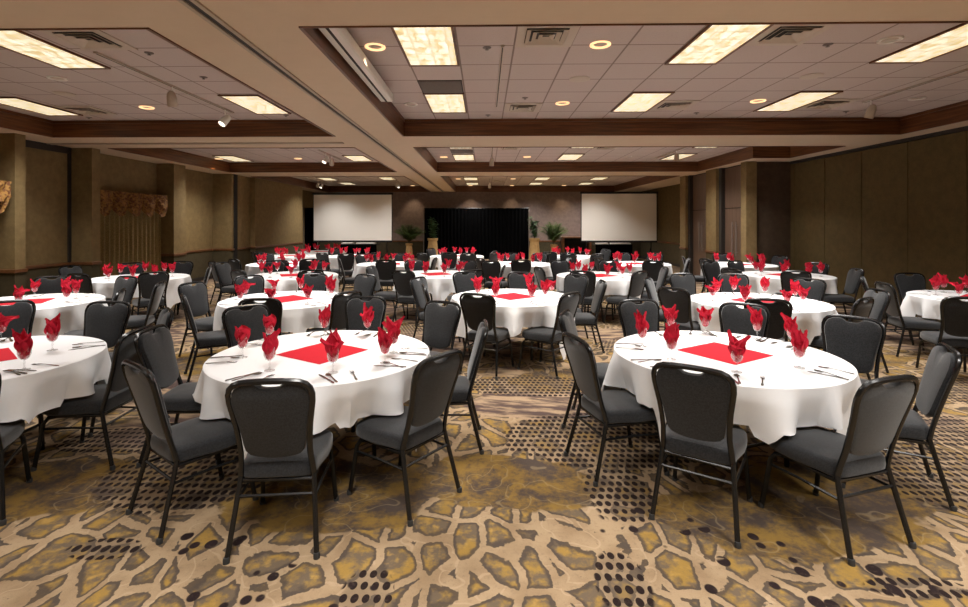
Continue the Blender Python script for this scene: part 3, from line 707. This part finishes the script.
# chairs: (table, x, y, turn about z in degrees)
CHAIRS = [
    ('T1', 1.321, 3.052, -33.7), ('T1', 0.948, 3.584, -74.0), ('T1', 1.960, 2.908, 18.7), ('T1', 2.643, 3.385, 62.0), ('T1', 2.838, 4.038, 131.3),
    ('T1', 2.347, 4.649, 147.4), ('T1', 1.620, 4.838, -171.3), ('T1', 1.018, 4.331, -110.6), ('T2', -1.118, 2.823, 6.1), ('T2', -0.535, 3.193, 54.0),
    ('T2', -0.333, 3.934, 92.9), ('T2', -1.749, 3.023, -36.6), ('T2', -2.169, 3.734, -84.3), ('T2', -2.032, 4.486, -133.0), ('T2', -1.259, 4.988, -177.9),
    ('T2', -0.584, 4.706, 150.1), ('T3', -2.906, 3.645, 92.9), ('T3', -3.737, 4.597, -176.1), ('T3', -4.616, 4.688, -141.9), ('T3', -3.091, 2.939, 30.5),
    ('T3', -3.149, 4.297, 131.3), ('T4', -6.201, 6.950, -149.0), ('T4', -4.599, 5.682, 115.5), ('T4', -5.365, 6.939, 162.8), ('T4', -4.671, 6.539, 107.5),
    ('T5', -6.283, 7.988, -9.0), ('T5', -7.290, 8.971, -99.7), ('T5', -5.555, 8.171, 44.8), ('T5', -6.773, 9.486, -139.0), ('T5', -6.188, 9.811, -178.3),
    ('T5', -5.420, 9.090, 113.0), ('T6', -3.558, 6.435, -107.5), ('T6', -3.042, 5.610, -56.5), ('T6', -2.391, 5.480, 9.0), ('T6', -1.847, 5.886, 56.7),
    ('T6', -3.316, 7.188, -137.3), ('T6', -2.613, 7.343, -175.1), ('T6', -1.979, 7.323, 151.1), ('T7', -3.961, 8.564, -29.9), ('T7', -3.106, 8.601, 34.8),
    ('T7', -4.185, 10.054, -142.0), ('T7', -3.501, 10.144, 176.0), ('T7', -4.936, 9.829, -101.9), ('T8', 0.039, 5.873, -23.4), ('T8', 0.721, 5.895, 48.7),
    ('T8', -0.457, 6.445, -78.5), ('T8', -0.180, 7.738, -154.6), ('T8', 0.529, 7.728, 171.3), ('T8', 1.153, 7.383, 133.8), ('T8', 1.273, 6.866, 90.0),
    ('T8', -0.667, 7.069, -114.3), ('T9', 3.066, 5.552, -23.3), ('T9', 2.555, 6.339, -53.1), ('T9', 2.638, 7.103, -120.5), ('T9', 3.136, 7.539, -168.9),
    ('T9', 3.736, 7.484, 163.5), ('T9', 4.329, 6.988, 126.5), ('T9', 3.814, 5.614, 32.7), ('T9', 4.315, 6.036, 84.3), ('T10', 5.597, 6.650, -101.7),
    ('T10', 5.918, 7.417, -126.9), ('T10', 6.625, 7.670, 172.9), ('T10', 5.222, 5.708, -20.4), ('T11', -1.251, 8.584, -19.4), ('T11', -1.337, 10.224, -151.0),
    ('T11', -1.744, 8.964, -101.5), ('T11', -0.517, 10.246, 151.2), ('T11', -0.383, 8.660, 33.4), ('T11', 0.024, 9.327, 84.3), ('T12', 1.735, 8.539, -24.9),
    ('T12', 2.349, 8.515, 36.9), ('T12', 1.275, 9.025, -72.5), ('T12', 1.692, 10.271, -156.4), ('T12', 2.498, 10.286, 159.6), ('T12', 2.899, 9.065, 84.3),
    ('T13', 4.565, 8.888, -66.0), ('T13', 5.237, 8.617, -23.5), ('T13', 6.093, 8.814, 81.5), ('T13', 5.324, 10.193, -157.5), ('T13', 6.284, 9.847, 120.5),
    ('T13', 4.742, 10.047, -159.4), ('T14', 5.011, 11.864, -107.5), ('T14', 5.178, 11.200, -75.3), ('T14', 6.050, 12.694, 172.4), ('T14', 6.788, 12.087, 107.7),
    ('T15', 3.518, 10.801, -4.2), ('T15', 3.610, 12.900, 179.8), ('T15', 4.255, 12.912, 144.0), ('T15', 2.860, 11.390, -67.8), ('T15', 4.280, 11.468, 73.2),
    ('T16', 0.171, 11.299, -58.0), ('T16', 0.788, 11.026, -2.9), ('T16', 0.239, 10.693, -22.5), ('T16', 0.682, 12.789, -177.6), ('T16', 1.278, 12.719, 155.3),
    ('T16', 1.606, 11.534, 90.0), ('T17', -2.146, 10.912, 6.6), ('T17', -2.970, 11.285, -73.2), ('T17', -2.874, 12.405, -134.6), ('T17', -2.219, 12.666, 178.2),
    ('T17', -1.461, 11.392, 84.3), ('T19', -4.521, 10.768, 27.4), ('T19', -5.285, 11.043, -31.4), ('T19', -5.406, 10.455, -41.5), ('T19', -5.405, 12.455, -138.8),
    ('T19', -4.052, 11.142, 38.2), ('T20', -5.893, 13.522, -11.2), ('T20', -6.203, 14.036, -24.8), ('T18', -4.154, 13.403, -26.7), ('T18', -3.632, 13.107, 10.0),
    ('T18', -3.183, 13.506, 53.1), ('T21', -1.423, 13.254, -40.8), ('T21', -0.919, 13.580, -6.7), ('T21', -0.479, 13.172, 8.4), ('T21', -0.015, 13.553, 53.5),
    ('T21', -0.022, 14.319, 67.2), ('T21', -1.399, 15.348, -121.1), ('T22', 1.631, 13.366, -29.6), ('T22', 2.223, 13.462, -7.1), ('T22', 2.722, 13.130, 26.9),
    ('T22', 3.339, 14.866, 121.5), ('T22', 1.890, 14.011, -24.4), ('T23', -4.845, 15.528, 44.9),
]
NAMES = {'T1': 'partition-side front table', 'T2': 'big front middle table', 'T3': 'frame-cut front table',
         'T4': 'second-row window-side table', 'T6': 'second-row second table', 'T8': 'second-row centre table', 'T9': 'second-row fourth table', 'T10': 'second-row table by the partition',
         'T5': 'table by olive curtain', 'T7': 'third-row second table', 'T11': 'third-row third table', 'T12': 'third-row fourth table', 'T13': 'third-row partition-side table',
         'T14': 'table by the double doors', 'T15': 'fourth-row fourth table', 'T16': 'fourth-row centre table', 'T17': 'fourth-row second table', 'T19': 'fourth-row window-side table',
         'T20': 'fifth-row window-side table', 'T18': 'fifth-row second table', 'T21': 'fifth-row third table', 'T22': 'fifth-row fourth table', 'T23': 'rearmost table'}
RT, ZT = 0.788, 0.75
DIRS = ['far side', 'far right', 'right side', 'near right', 'near side', 'near left', 'left side', 'far left']
def side_of(dx, dy): return DIRS[int(round(math.degrees(math.atan2(dx, dy)) / 45)) % 8]
def ordinal_labels(items):
    """items: [(text, sort value)] -> texts made unique by their order from the left"""
    out = [None] * len(items); by = {}
    for i, (tx, v) in enumerate(items): by.setdefault(tx, []).append((v, i))
    for tx, L in by.items():
        L.sort(); names = [''] if len(L) == 1 else ['left of two', 'right of two'] if len(L) == 2 else ['left of three', 'middle of three', 'right of three'] if len(L) == 3 else ['first', 'second', 'third', 'fourth']
        for (v, i), nm in zip(L, names): out[i] = nm
    return out

def cloth_mesh(corner, seed, seats, N=168):
    rnd = random.Random(seed); b = MB(); p1, p2, p3 = (rnd.uniform(0, 2 * PI) for _ in range(3)); s = 1.10
    rings = []
    for r in (0.28, 0.56, 0.76, RT - 0.012): rings.append([(r * math.cos(2 * PI * i / N), r * math.sin(2 * PI * i / N), ZT + 0.001) for i in range(N)])
    for j in range(15):
        t = j / 14; pts = []
        for i in range(N):
            th = 2 * PI * i / N; ph = (th - corner + PI / 4) % (PI / 2) - PI / 4       # 0 at a corner of the cloth
            L = s / max(abs(math.cos(PI / 4 - abs(ph))), 1e-3)
            drop = min(L, 1.50) - RT - 0.02 + 0.02 * math.sin(3 * th + p1)
            d = drop * t; cornerness = math.exp(-(ph / 0.27) ** 2)
            grow = min(1.0, d / 0.27)
            w = 0.058 * math.cos(ph * 13.5 + 0.5 * math.sin(p3)) + 0.044 * math.cos(11 * th + p1 + 0.8 * math.sin(2 * th + p2)) + 0.026 * math.cos(19 * th + p2 + math.sin(3 * th + p3))
            r = RT + 0.006 + 0.018 * min(1, t * 4) + grow * (w - 0.03) - 0.20 * d * cornerness
            z = ZT - 0.012 * min(1, j) - d
            r = max(r, RT + 0.003 - 0.05 * min(1.0, max(0.0, (d - 0.05) / 0.18)))
            if j == 0: r, z = RT + 0.004, ZT - 0.006
            px, py = r * math.cos(th), r * math.sin(th)
            for sx, sy, ca, sa in seats:            # the cloth lies over any seat pushed in under it
                u, v = (px - sx) * ca + (py - sy) * sa, -(px - sx) * sa + (py - sy) * ca
                m = max(abs(u) - 0.24, abs(v - 0.01) - 0.25)
                if m < 0.09: z = max(z, 0.497 - max(0.0, m) / 0.09 * 0.5)
            pts.append((px, py, max(z, 0.015)))
        rings.append(pts)
    R = [b.ring(p) for p in rings]
    b.fan(R[0], (0, 0, ZT + 0.001))
    for a, c in zip(R, R[1:]): b.bridge(a, c)
    # under layer: the cloth's own thickness
    R2 = [b.ring([(x * 0.996, y * 0.996, z - 0.003 if k < 4 else z) for x, y, z in rings[k]]) for k in range(3, len(rings))]
    for a, c in zip(R2, R2[1:]): b.bridge(a, c)
    b.bridge(R[-1], R2[-1])
    me = b.mesh('linen', M['cloth'], True); return me
TOP_M = MB().lathe([(0.02, 0.715), (RT - 0.02, 0.715), (RT - 0.008, 0.72), (RT - 0.008, 0.738), (RT - 0.02, 0.743), (0.02, 0.743)], 56).mesh('table_top', M['plywood'])
TLEG = []
for sx in (-1, 1):
    for sy in (-1, 1):
        TLEG.append(MB().tube([(0.30 * sx, 0.20 * sy, 0.715), (0.31 * sx, 0.23 * sy, 0.35), (0.31 * sx, 0.25 * sy, 0.0)], 0.016, 8).mesh('table_leg', M['dark_metal']))
TBRACE = [MB().tube([(0.31 * s, -0.235, 0.2), (0.31 * s, 0.235, 0.2)], 0.011, 6).mesh('table_brace', M['dark_metal']) for s in (-1, 1)]
SQ = MB()
g = 8; rows = [SQ.ring([(-0.235 + 0.47 * i / g, -0.235 + 0.47 * j / g, 0.0035 + 0.0008 * math.sin(i * 2.1 + j * 1.3)) for i in range(g + 1)]) for j in range(g + 1)]
for a, c in zip(rows, rows[1:]): SQ.bridge(a, c, False)
bt = SQ.ring([(-0.235, -0.235, 0.0005), (0.235, -0.235, 0.0005), (0.235, 0.235, 0.0005), (-0.235, 0.235, 0.0005)]); SQ.cap(bt, True)
SQ = SQ.mesh('red_square', M['redflat'])

# goblets and napkins
BOWL = MB().lathe([(0.006, 0.064), (0.020, 0.070), (0.031, 0.084), (0.037, 0.105), (0.0385, 0.13), (0.036, 0.160), (0.0348, 0.160), (0.037, 0.13), (0.0355, 0.106), (0.029, 0.086), (0.018, 0.073), (0.004, 0.069)], 20)
STEM = MB().lathe([(0.010, 0.006), (0.0055, 0.016), (0.0045, 0.035), (0.0075, 0.046), (0.005, 0.054), (0.007, 0.066)], 12)
FOOT = MB().lathe([(0.034, 0.0), (0.034, 0.003), (0.018, 0.006), (0.008, 0.009)], 20)
G_B, G_S, G_F = BOWL.mesh('goblet_bowl', M['glass']), STEM.mesh('goblet_stem', M['glass']), FOOT.mesh('goblet_foot', M['glass'])
def napkin_mesh(kind, seed):
    rnd = random.Random(seed); b = MB()
    # bundle gathered inside the bowl
    n = 28; R = []
    for z, r in ((0.074, 0.010), (0.084, 0.023), (0.105, 0.0315), (0.13, 0.0335), (0.158, 0.033), (0.172, 0.026)):
        R.append(b.ring([((r - 0.004 * (k % 4 == 0) - 0.002 * (k % 4 == 1)) * math.cos(2 * PI * k / n), (r - 0.004 * (k % 4 == 0) - 0.002 * (k % 4 == 1)) * math.sin(2 * PI * k / n), z + (0.004 * math.sin(k * 2.3) if z > 0.15 else 0)) for k in range(n)]))
    b.cap(R[0], True); b.cap(R[-1])
    for a, c in zip(R, R[1:]): b.bridge(a, c)
    # leaves of cloth that stand or flop over the rim: (azimuth, lean, length, width, fold)
    sets = {'fanned': [(0.2, 0.55, 0.17, 0.046), (1.5, 0.35, 0.18, 0.044), (3.0, 0.60, 0.165, 0.046), (4.5, 0.3, 0.15, 0.042), (2.2, 0.1, 0.17, 0.04)],
            'pointed': [(0.9, 0.30, 0.19, 0.050), (2.9, 0.18, 0.15, 0.046), (4.6, 0.25, 0.15, 0.046), (0.2, 0.1, 0.13, 0.044)],
            'two-eared': [(0.1, 0.85, 0.155, 0.048), (3.2, 0.80, 0.155, 0.048), (1.6, 0.25, 0.12, 0.044), (4.7, 0.3, 0.11, 0.044)],
            'drooping': [(0.3, 1.25, 0.165, 0.05), (2.4, 0.35, 0.155, 0.046), (4.0, 0.25, 0.165, 0.046), (5.4, 0.7, 0.12, 0.044)],
            'bunched': [(k * 1.05, 0.25 + 0.3 * (k % 2), 0.115 + 0.04 * (k % 3), 0.046) for k in range(6)],
            'upright': [(0.5, 0.12, 0.18, 0.046), (2.6, 0.2, 0.17, 0.046), (4.6, 0.15, 0.15, 0.046), (1.6, 0.05, 0.19, 0.036)]}
    for az, lean, L, w in sets[kind]:
        az += rnd.uniform(-0.25, 0.25); out = Vector((math.cos(az), math.sin(az), 0)); side = Vector((-math.sin(az), math.cos(az), 0))
        fr, bk = [], []
        L *= 0.90; w *= 0.84; p = out * 0.012 + Vector((0, 0, 0.120)); ns = 10; q1, q2, q3 = (rnd.uniform(0, 6.3) for _ in range(3)); twist = rnd.uniform(-0.5, 0.5)
        for i in range(ns + 1):
            t = i / ns
            ang = lean * min(1.0, 0.12 + 1.1 * t) + 0.22 * t * math.sin(q1 + 3 * t)
            d = out * math.sin(ang) + Vector((0, 0, math.cos(ang)))
            if i: p = p + d * (L / ns) + side * (twist * L / ns * t)
            nn = out * math.cos(ang) - Vector((0, 0, math.sin(ang)))
            ww = w * (0.45 + 1.05 * math.sin(PI * min(1, t * 1.02 + 0.10)) ** 0.8) * (1 - t ** 3.6) + 0.003
            row = []
            for k in range(9):
                s = (k - 4) / 4
                fold = 0.55 * ww * abs(s + 0.18 * math.sin(q2)) * (1 - 0.35 * t)
                rip = 0.010 * min(1, 2 * t) * (1 - 0.5 * t) * math.sin(s * 5.0 + q2 + t * 5.0) + 0.005 * math.sin(s * 9 + q3 + t * 9)
                row.append(p + side * (ww * s * 0.86) - nn * (fold - 0.014) + nn * rip + Vector((0, 0, 0.006 * math.sin(s * 4 + q1) * t)))
            fr.append(b.ring(row)); bk.append(b.ring([q - nn * 0.0028 for q in row]))
        for a, c in zip(fr, fr[1:]): b.bridge(a, c, False)
        for a, c in zip(bk, bk[1:]): b.bridge(list(reversed(a)), list(reversed(c)), False)
        for a, c in ((fr[0], bk[0]), (fr[-1], bk[-1])): b.bridge(a, c, False)
        b.bridge([r[0] for r in fr], [r[0] for r in bk], False); b.bridge([r[-1] for r in fr], [r[-1] for r in bk], False)
    return b.mesh('folded_napkin', M['red'])
KINDS = ['fanned', 'pointed', 'two-eared', 'drooping', 'bunched', 'upright']
NAPK = {k: napkin_mesh(k, i) for i, k in enumerate(KINDS)}
# cutlery: handle toward local -Y
def knife_mb():
    b = MB(); R = []
    for y, w, h in ((-0.115, 0.004, 0.003), (-0.105, 0.0085, 0.0045), (-0.03, 0.007, 0.0045), (0.0, 0.0055, 0.0035), (0.01, 0.009, 0.0016), (0.085, 0.0095, 0.0012), (0.11, 0.006, 0.001), (0.118, 0.001, 0.0008)):
        R.append(b.ring([(-w, y, 0.0005), (w, y, 0.0005), (w, y, h + 0.0005), (-w, y, h + 0.0005)]))
    b.cap(R[0], True); b.cap(R[-1])
    for a, c in zip(R, R[1:]): b.bridge(a, c)
    return b
def spoon_mb(fork=False):
    b = MB(); R = []
    prof = ((-0.10, 0.004, 0.0), (-0.09, 0.0085, 0.0), (-0.05, 0.005, 0.002), (0.0, 0.0035, 0.005), (0.035, 0.004, 0.006)) + (((0.045, 0.011, 0.005), (0.06, 0.0125, 0.004)) if fork else ((0.045, 0.011, 0.004), (0.065, 0.0175, 0.001), (0.085, 0.016, 0.001), (0.10, 0.006, 0.003)))
    for y, w, z in prof: R.append(b.ring([(-w, y, z + 0.0005), (w, y, z + 0.0005), (w, y, z + 0.003), (-w, y, z + 0.003)]))
    b.cap(R[0], True); b.cap(R[-1])
    for a, c in zip(R, R[1:]): b.bridge(a, c)
    if fork:
        for x in (-0.0105, -0.0035, 0.0035, 0.0105): b.tube([(x, 0.058, 0.006), (x, 0.085, 0.003), (x * 0.95, 0.105, 0.005)], [0.0022, 0.002, 0.001], 5)
    return b
CUT = {'dinner_knife': knife_mb().mesh('knife', M['cutlery']), 'teaspoon': spoon_mb().mesh('spoon', M['cutlery']), 'dinner_fork': spoon_mb(True).mesh('fork', M['cutlery'])}

GLASSES = {'T2': [(-0.53, -0.16), (-0.53, 0.29), (-0.2, -0.47), (0.23, -0.51), (0.52, -0.27), (0.53, -0.0), (0.2, 0.57), (-0.17, 0.56)], 'T1': [(-0.55, 0.18), (-0.46, -0.19), (-0.15, -0.49), (-0.19, 0.77), (0.14, 0.64), (0.5, 0.46), (0.32, -0.38), (0.77, 0.26)], 'T3': [(-0.42, 0.74), (0.37, 0.27), (0.55, -0.4), (-0.67, 0.42), (0.68, -0.25)]}
SQ_ROT = {'T1': 32, 'T2': 59, 'T3': 50, 'T8': 38, 'T6': 52}
def lay_table(key, idx):
    x, y, corner = TABLES[key]; nm = NAMES[key]; rnd = random.Random(idx * 13 + 5)
    t = thing('banquet_table', 'round folding banquet table under the white cloth, ' + nm, 'table', (x, y, 0), rnd.uniform(0, PI), 'round banquet tables')
    link('tabletop', TOP_M, t)
    for q in TLEG: link('leg', q, t)
    for q in TBRACE: link('brace', q, t)
    tag(link('tablecloth', cloth_mesh(math.radians(corner), idx, [(cx - x, cy - y, math.cos(math.radians(cr)), math.sin(math.radians(cr))) for _, cx, cy, cr in CHAIRS if math.hypot(cx - x, cy - y) < 1.4]), None, (x, y, 0)), 'white linen cloth draped over the ' + nm, 'tablecloth')
    tag(link('table_square', SQ, None, (x, y, ZT + 0.001), math.radians(SQ_ROT.get(key, rnd.uniform(5, 40)))), 'flat red linen square on the white cloth of the ' + nm, 'table linen')
    if key in GLASSES: spots = [(dx, dy) if math.hypot(dx, dy) < 0.66 else (dx * 0.66 / math.hypot(dx, dy), dy * 0.66 / math.hypot(dx, dy)) for dx, dy in GLASSES[key]]
    else:
        a0 = rnd.uniform(0, PI / 4); spots = []
        for i in range(8):
            a = a0 + i * PI / 4 + rnd.uniform(-0.12, 0.12); r = rnd.uniform(0.47, 0.57); spots.append((r * math.cos(a), r * math.sin(a)))
    where = [side_of(*s) for s in spots]; extra = ordinal_labels([(w, s[0]) for w, s in zip(where, spots)])
    for i, (dx, dy) in enumerate(spots):
        w = (extra[i] + ' at ' if extra[i] else '') + where[i]; kind = KINDS[rnd.randrange(6)]
        g = thing('water_goblet', 'clear stemmed goblet, %s of the %s' % (w, nm), 'glass', (x + dx, y + dy, ZT + 0.002))
        link('bowl', G_B, g); link('stem', G_S, g); link('foot', G_F, g)
        k = link('folded_napkin', NAPK[kind], None, (x + dx, y + dy, ZT + 0.002), rnd.uniform(0, 2 * PI)); k.scale = (1, 1, rnd.uniform(0.87, 1.0))
        tag(k, '%s red napkin, %s of the %s' % (kind, w, nm), 'napkin')
        if key in ('T1', 'T2', 'T3', 'T4', 'T6', 'T8', 'T9', 'T10'):
            a = math.atan2(dy, dx); pieces = ('dinner_knife', 'teaspoon', 'dinner_fork') if key in ('T1', 'T2', 'T3') else ('dinner_knife', 'dinner_fork')
            for q, (cn, off) in enumerate(zip(pieces, (-0.055, -0.02, 0.115) if len(pieces) == 3 else (-0.05, 0.10))):
                r = 0.672; ca, sa = math.cos(a), math.sin(a)
                px, py = x + r * ca - sa * off, y + r * sa + ca * off
                o = link(cn, CUT[cn], None, (px, py, ZT + 0.002), a + PI / 2 + rnd.uniform(-0.35, 0.35))
                tag(o, 'steel %s by goblet, %s of the %s' % (cn.split('_')[-1], w, nm), 'cutlery')
for i, key in enumerate(TABLES): lay_table(key, i)

# ------------------------------------------------------------------ banquet chairs (front toward local +Y, origin on the floor under the seat)
def back_pt(u, v, off=0.0):      # point of the reclined back plane; v = height
    return (u, -0.20 - (v - 0.42) * 0.27 + off, v + off * 0.2)
def chair_parts():
    P = {}
    # seat: crowned cushion
    out = []
    for i in range(44):
        a = 2 * PI * i / 44; c, s = math.cos(a), math.sin(a); e = 0.38 if s > 0 else 0.30
        out.append((math.copysign(abs(c) ** e, c), math.copysign(abs(s) ** e, s)))
    def seat_ring(b, k, z, dy=0.0, crown=0.0):
        return b.ring([(u * (0.222 - 0.022 * (v < 0)) * k, v * 0.228 * k + 0.012 + dy, z - crown * (abs(u) ** 2 * 0.5 + (v > 0) * v * v * 0.8)) for u, v in out])
    b = MB(); R = [seat_ring(b, k, z, 0, c) for k, z, c in ((0.95, 0.385, 0), (0.99, 0.392, 0), (1.0, 0.415, 0.002), (0.99, 0.452, 0.006), (0.95, 0.470, 0.010), (0.86, 0.479, 0.010), (0.6, 0.486, 0.006), (0.25, 0.489, 0.0))]
    b.cap(R[0], True); b.cap(R[-1])
    for p, q in zip(R, R[1:]): b.bridge(p, q)
    P['seat'] = b.mesh('seat', M['fabric'])
    b = MB(); R = [seat_ring(b, k, z) for k, z in ((0.90, 0.372), (0.93, 0.386))]; b.cap(R[0], True); b.cap(R[1]); b.bridge(R[0], R[1])
    P['seat_pan'] = b.mesh('seat_pan', M['vinyl'])
    half = [(0.0, 0.500), (0.05, 0.502), (0.095, 0.510), (0.130, 0.524), (0.150, 0.548), (0.158, 0.585), (0.163, 0.63), (0.171, 0.69), (0.181, 0.745), (0.192, 0.80), (0.197, 0.845), (0.190, 0.880), (0.174, 0.909), (0.144, 0.926), (0.105, 0.933), (0.074, 0.931), (0.058, 0.919), (0.044, 0.909), (0.022, 0.905), (0.0, 0.9045)]
    loop = half + [(-u, v) for u, v in reversed(half[1:-1])]
    cu, cv = 0.0, 0.72
    b = MB(); R = []
    for k, off in ((0.93, -0.010), (0.985, -0.006), (1.0, 0.004), (0.995, 0.020), (0.965, 0.030), (0.86, 0.036), (0.5, 0.040)):
        pts = [back_pt(cu + (u - cu) * k, cv + (v - cv) * k, off) for u, v in loop]; R.append(b.ring(pts))
    b.cap(R[0], True)
    for p, q in zip(R, R[1:]): b.bridge(p, q)
    b.fan(R[-1], back_pt(cu, cv, 0.041))
    P['backrest'] = b.mesh('backrest', M['fabric'])
    def rail(sgn):
        return [(sgn * 0.186, -0.200, 0.405), (sgn * 0.180, back_pt(0, 0.47)[1], 0.47)] + [(sgn * u, back_pt(u, v)[1], v) for u, v in ((0.175, 0.54), (0.178, 0.62), (0.186, 0.70), (0.197, 0.77), (0.206, 0.83), (0.207, 0.87), (0.198, 0.903), (0.178, 0.926), (0.148, 0.938), (0.10, 0.943), (0.05, 0.945))]
    pts = rail(-1) + [back_pt(0, 0.9455)] + list(reversed(rail(1)))
    P['back_frame'] = MB().tube(pts, 0.0135, 8, sx=1.2).mesh('back_frame', M['dark_metal'])
    for sg, nm in ((-1, 'l'), (1, 'r')):
        P['rear' + nm] = MB().tube([(sg * 0.186, -0.196, 0.41), (sg * 0.196, -0.222, 0.30), (sg * 0.222, -0.295, 0.012)], 0.014, 8).mesh('rear_leg', M['dark_metal'])
        P['front' + nm] = MB().tube([(sg * 0.185, 0.10, 0.372), (sg * 0.193, 0.165, 0.358), (sg * 0.200, 0.192, 0.32), (sg * 0.220, 0.238, 0.012)], 0.014, 8).mesh('front_leg', M['dark_metal'])
        P['side' + nm] = MB().tube([(sg * 0.197, -0.225, 0.285), (sg * 0.199, 0.0, 0.290), (sg * 0.203, 0.197, 0.285)], 0.0085, 6).mesh('stretcher', M['dark_metal'])
        P['grear' + nm] = MB().lathe([(0.017, 0.0), (0.017, 0.022), (0.014, 0.03)], 10, sg * 0.223, -0.298, 0).mesh('glide', M['glide'])
        P['gfront' + nm] = MB().lathe([(0.017, 0.0), (0.017, 0.022), (0.014, 0.03)], 10, sg * 0.221, 0.2405, 0).mesh('glide', M['glide'])
    P['seat_frame'] = MB().tube([(-0.187, -0.2, 0.372), (-0.19, 0.12, 0.37), (-0.15, 0.19, 0.37), (0.15, 0.19, 0.37), (0.19, 0.12, 0.37), (0.187, -0.2, 0.372)], 0.0115, 8, closed=True).mesh('seat_frame', M['dark_metal'])
    P['cross'] = MB().tube([(-0.194, -0.222, 0.30), (0.194, -0.222, 0.30)], 0.0085, 6).mesh('stretcher', M['dark_metal'])
    return P
CP = chair_parts()
def build_chair(name, near):
    root = link(name, None)
    for nm in ('seat', 'seat_pan', 'backrest', 'back_frame', 'seat_frame'): link(nm, CP[nm], root)
    for q in ('l', 'r'):
        for w in ('rear', 'front'):
            lg = link('leg', CP[w + q], root)
            if near: link('glide', CP['g' + w + q], lg)
        link('stretcher', CP['side' + q], root)
    link('stretcher', CP['cross'], root)
    return root
def chair_looks():
    rows = []
    for tk, x, y, rz in CHAIRS:
        tx, ty, _ = TABLES[tk]; a = math.radians(rz); fx, fy = -math.sin(a), math.cos(a)
        dot = -(fx * x + fy * y) / math.hypot(x, y)
        look = 'facing the camera' if dot > 0.45 else 'seen from behind' if dot < -0.45 else 'seen side-on'
        rows.append(((look, side_of(x - tx, y - ty), NAMES[tk]), x))
    ex = ordinal_labels(rows)
    return ['charcoal chair %s, %s%s of the %s' % (r[0][0], e + ' at ' if e else '', r[0][1], r[0][2]) for r, e in zip(rows, ex)]
LOOKS = chair_looks()
proto_near, proto_far = None, None
for (tk, x, y, rz), label in zip(CHAIRS, LOOKS):
    near = math.hypot(x, y) < 7.0
    grp = 'charcoal banquet chairs around the round tables'
    if near and proto_near is None: r = proto_near = build_chair('banquet_chair', True)
    elif not near and proto_far is None: r = proto_far = build_chair('banquet_chair', False)
    else:
        dup(proto_near if near else proto_far, 'banquet_chair', label, 'chair', grp, (x, y, 0), math.radians(rz)); continue
    r.location = (x, y, 0); r.rotation_euler = (0, 0, math.radians(rz)); r.scale = (1, 1, 0.98); tag(r, label, 'chair', grp)
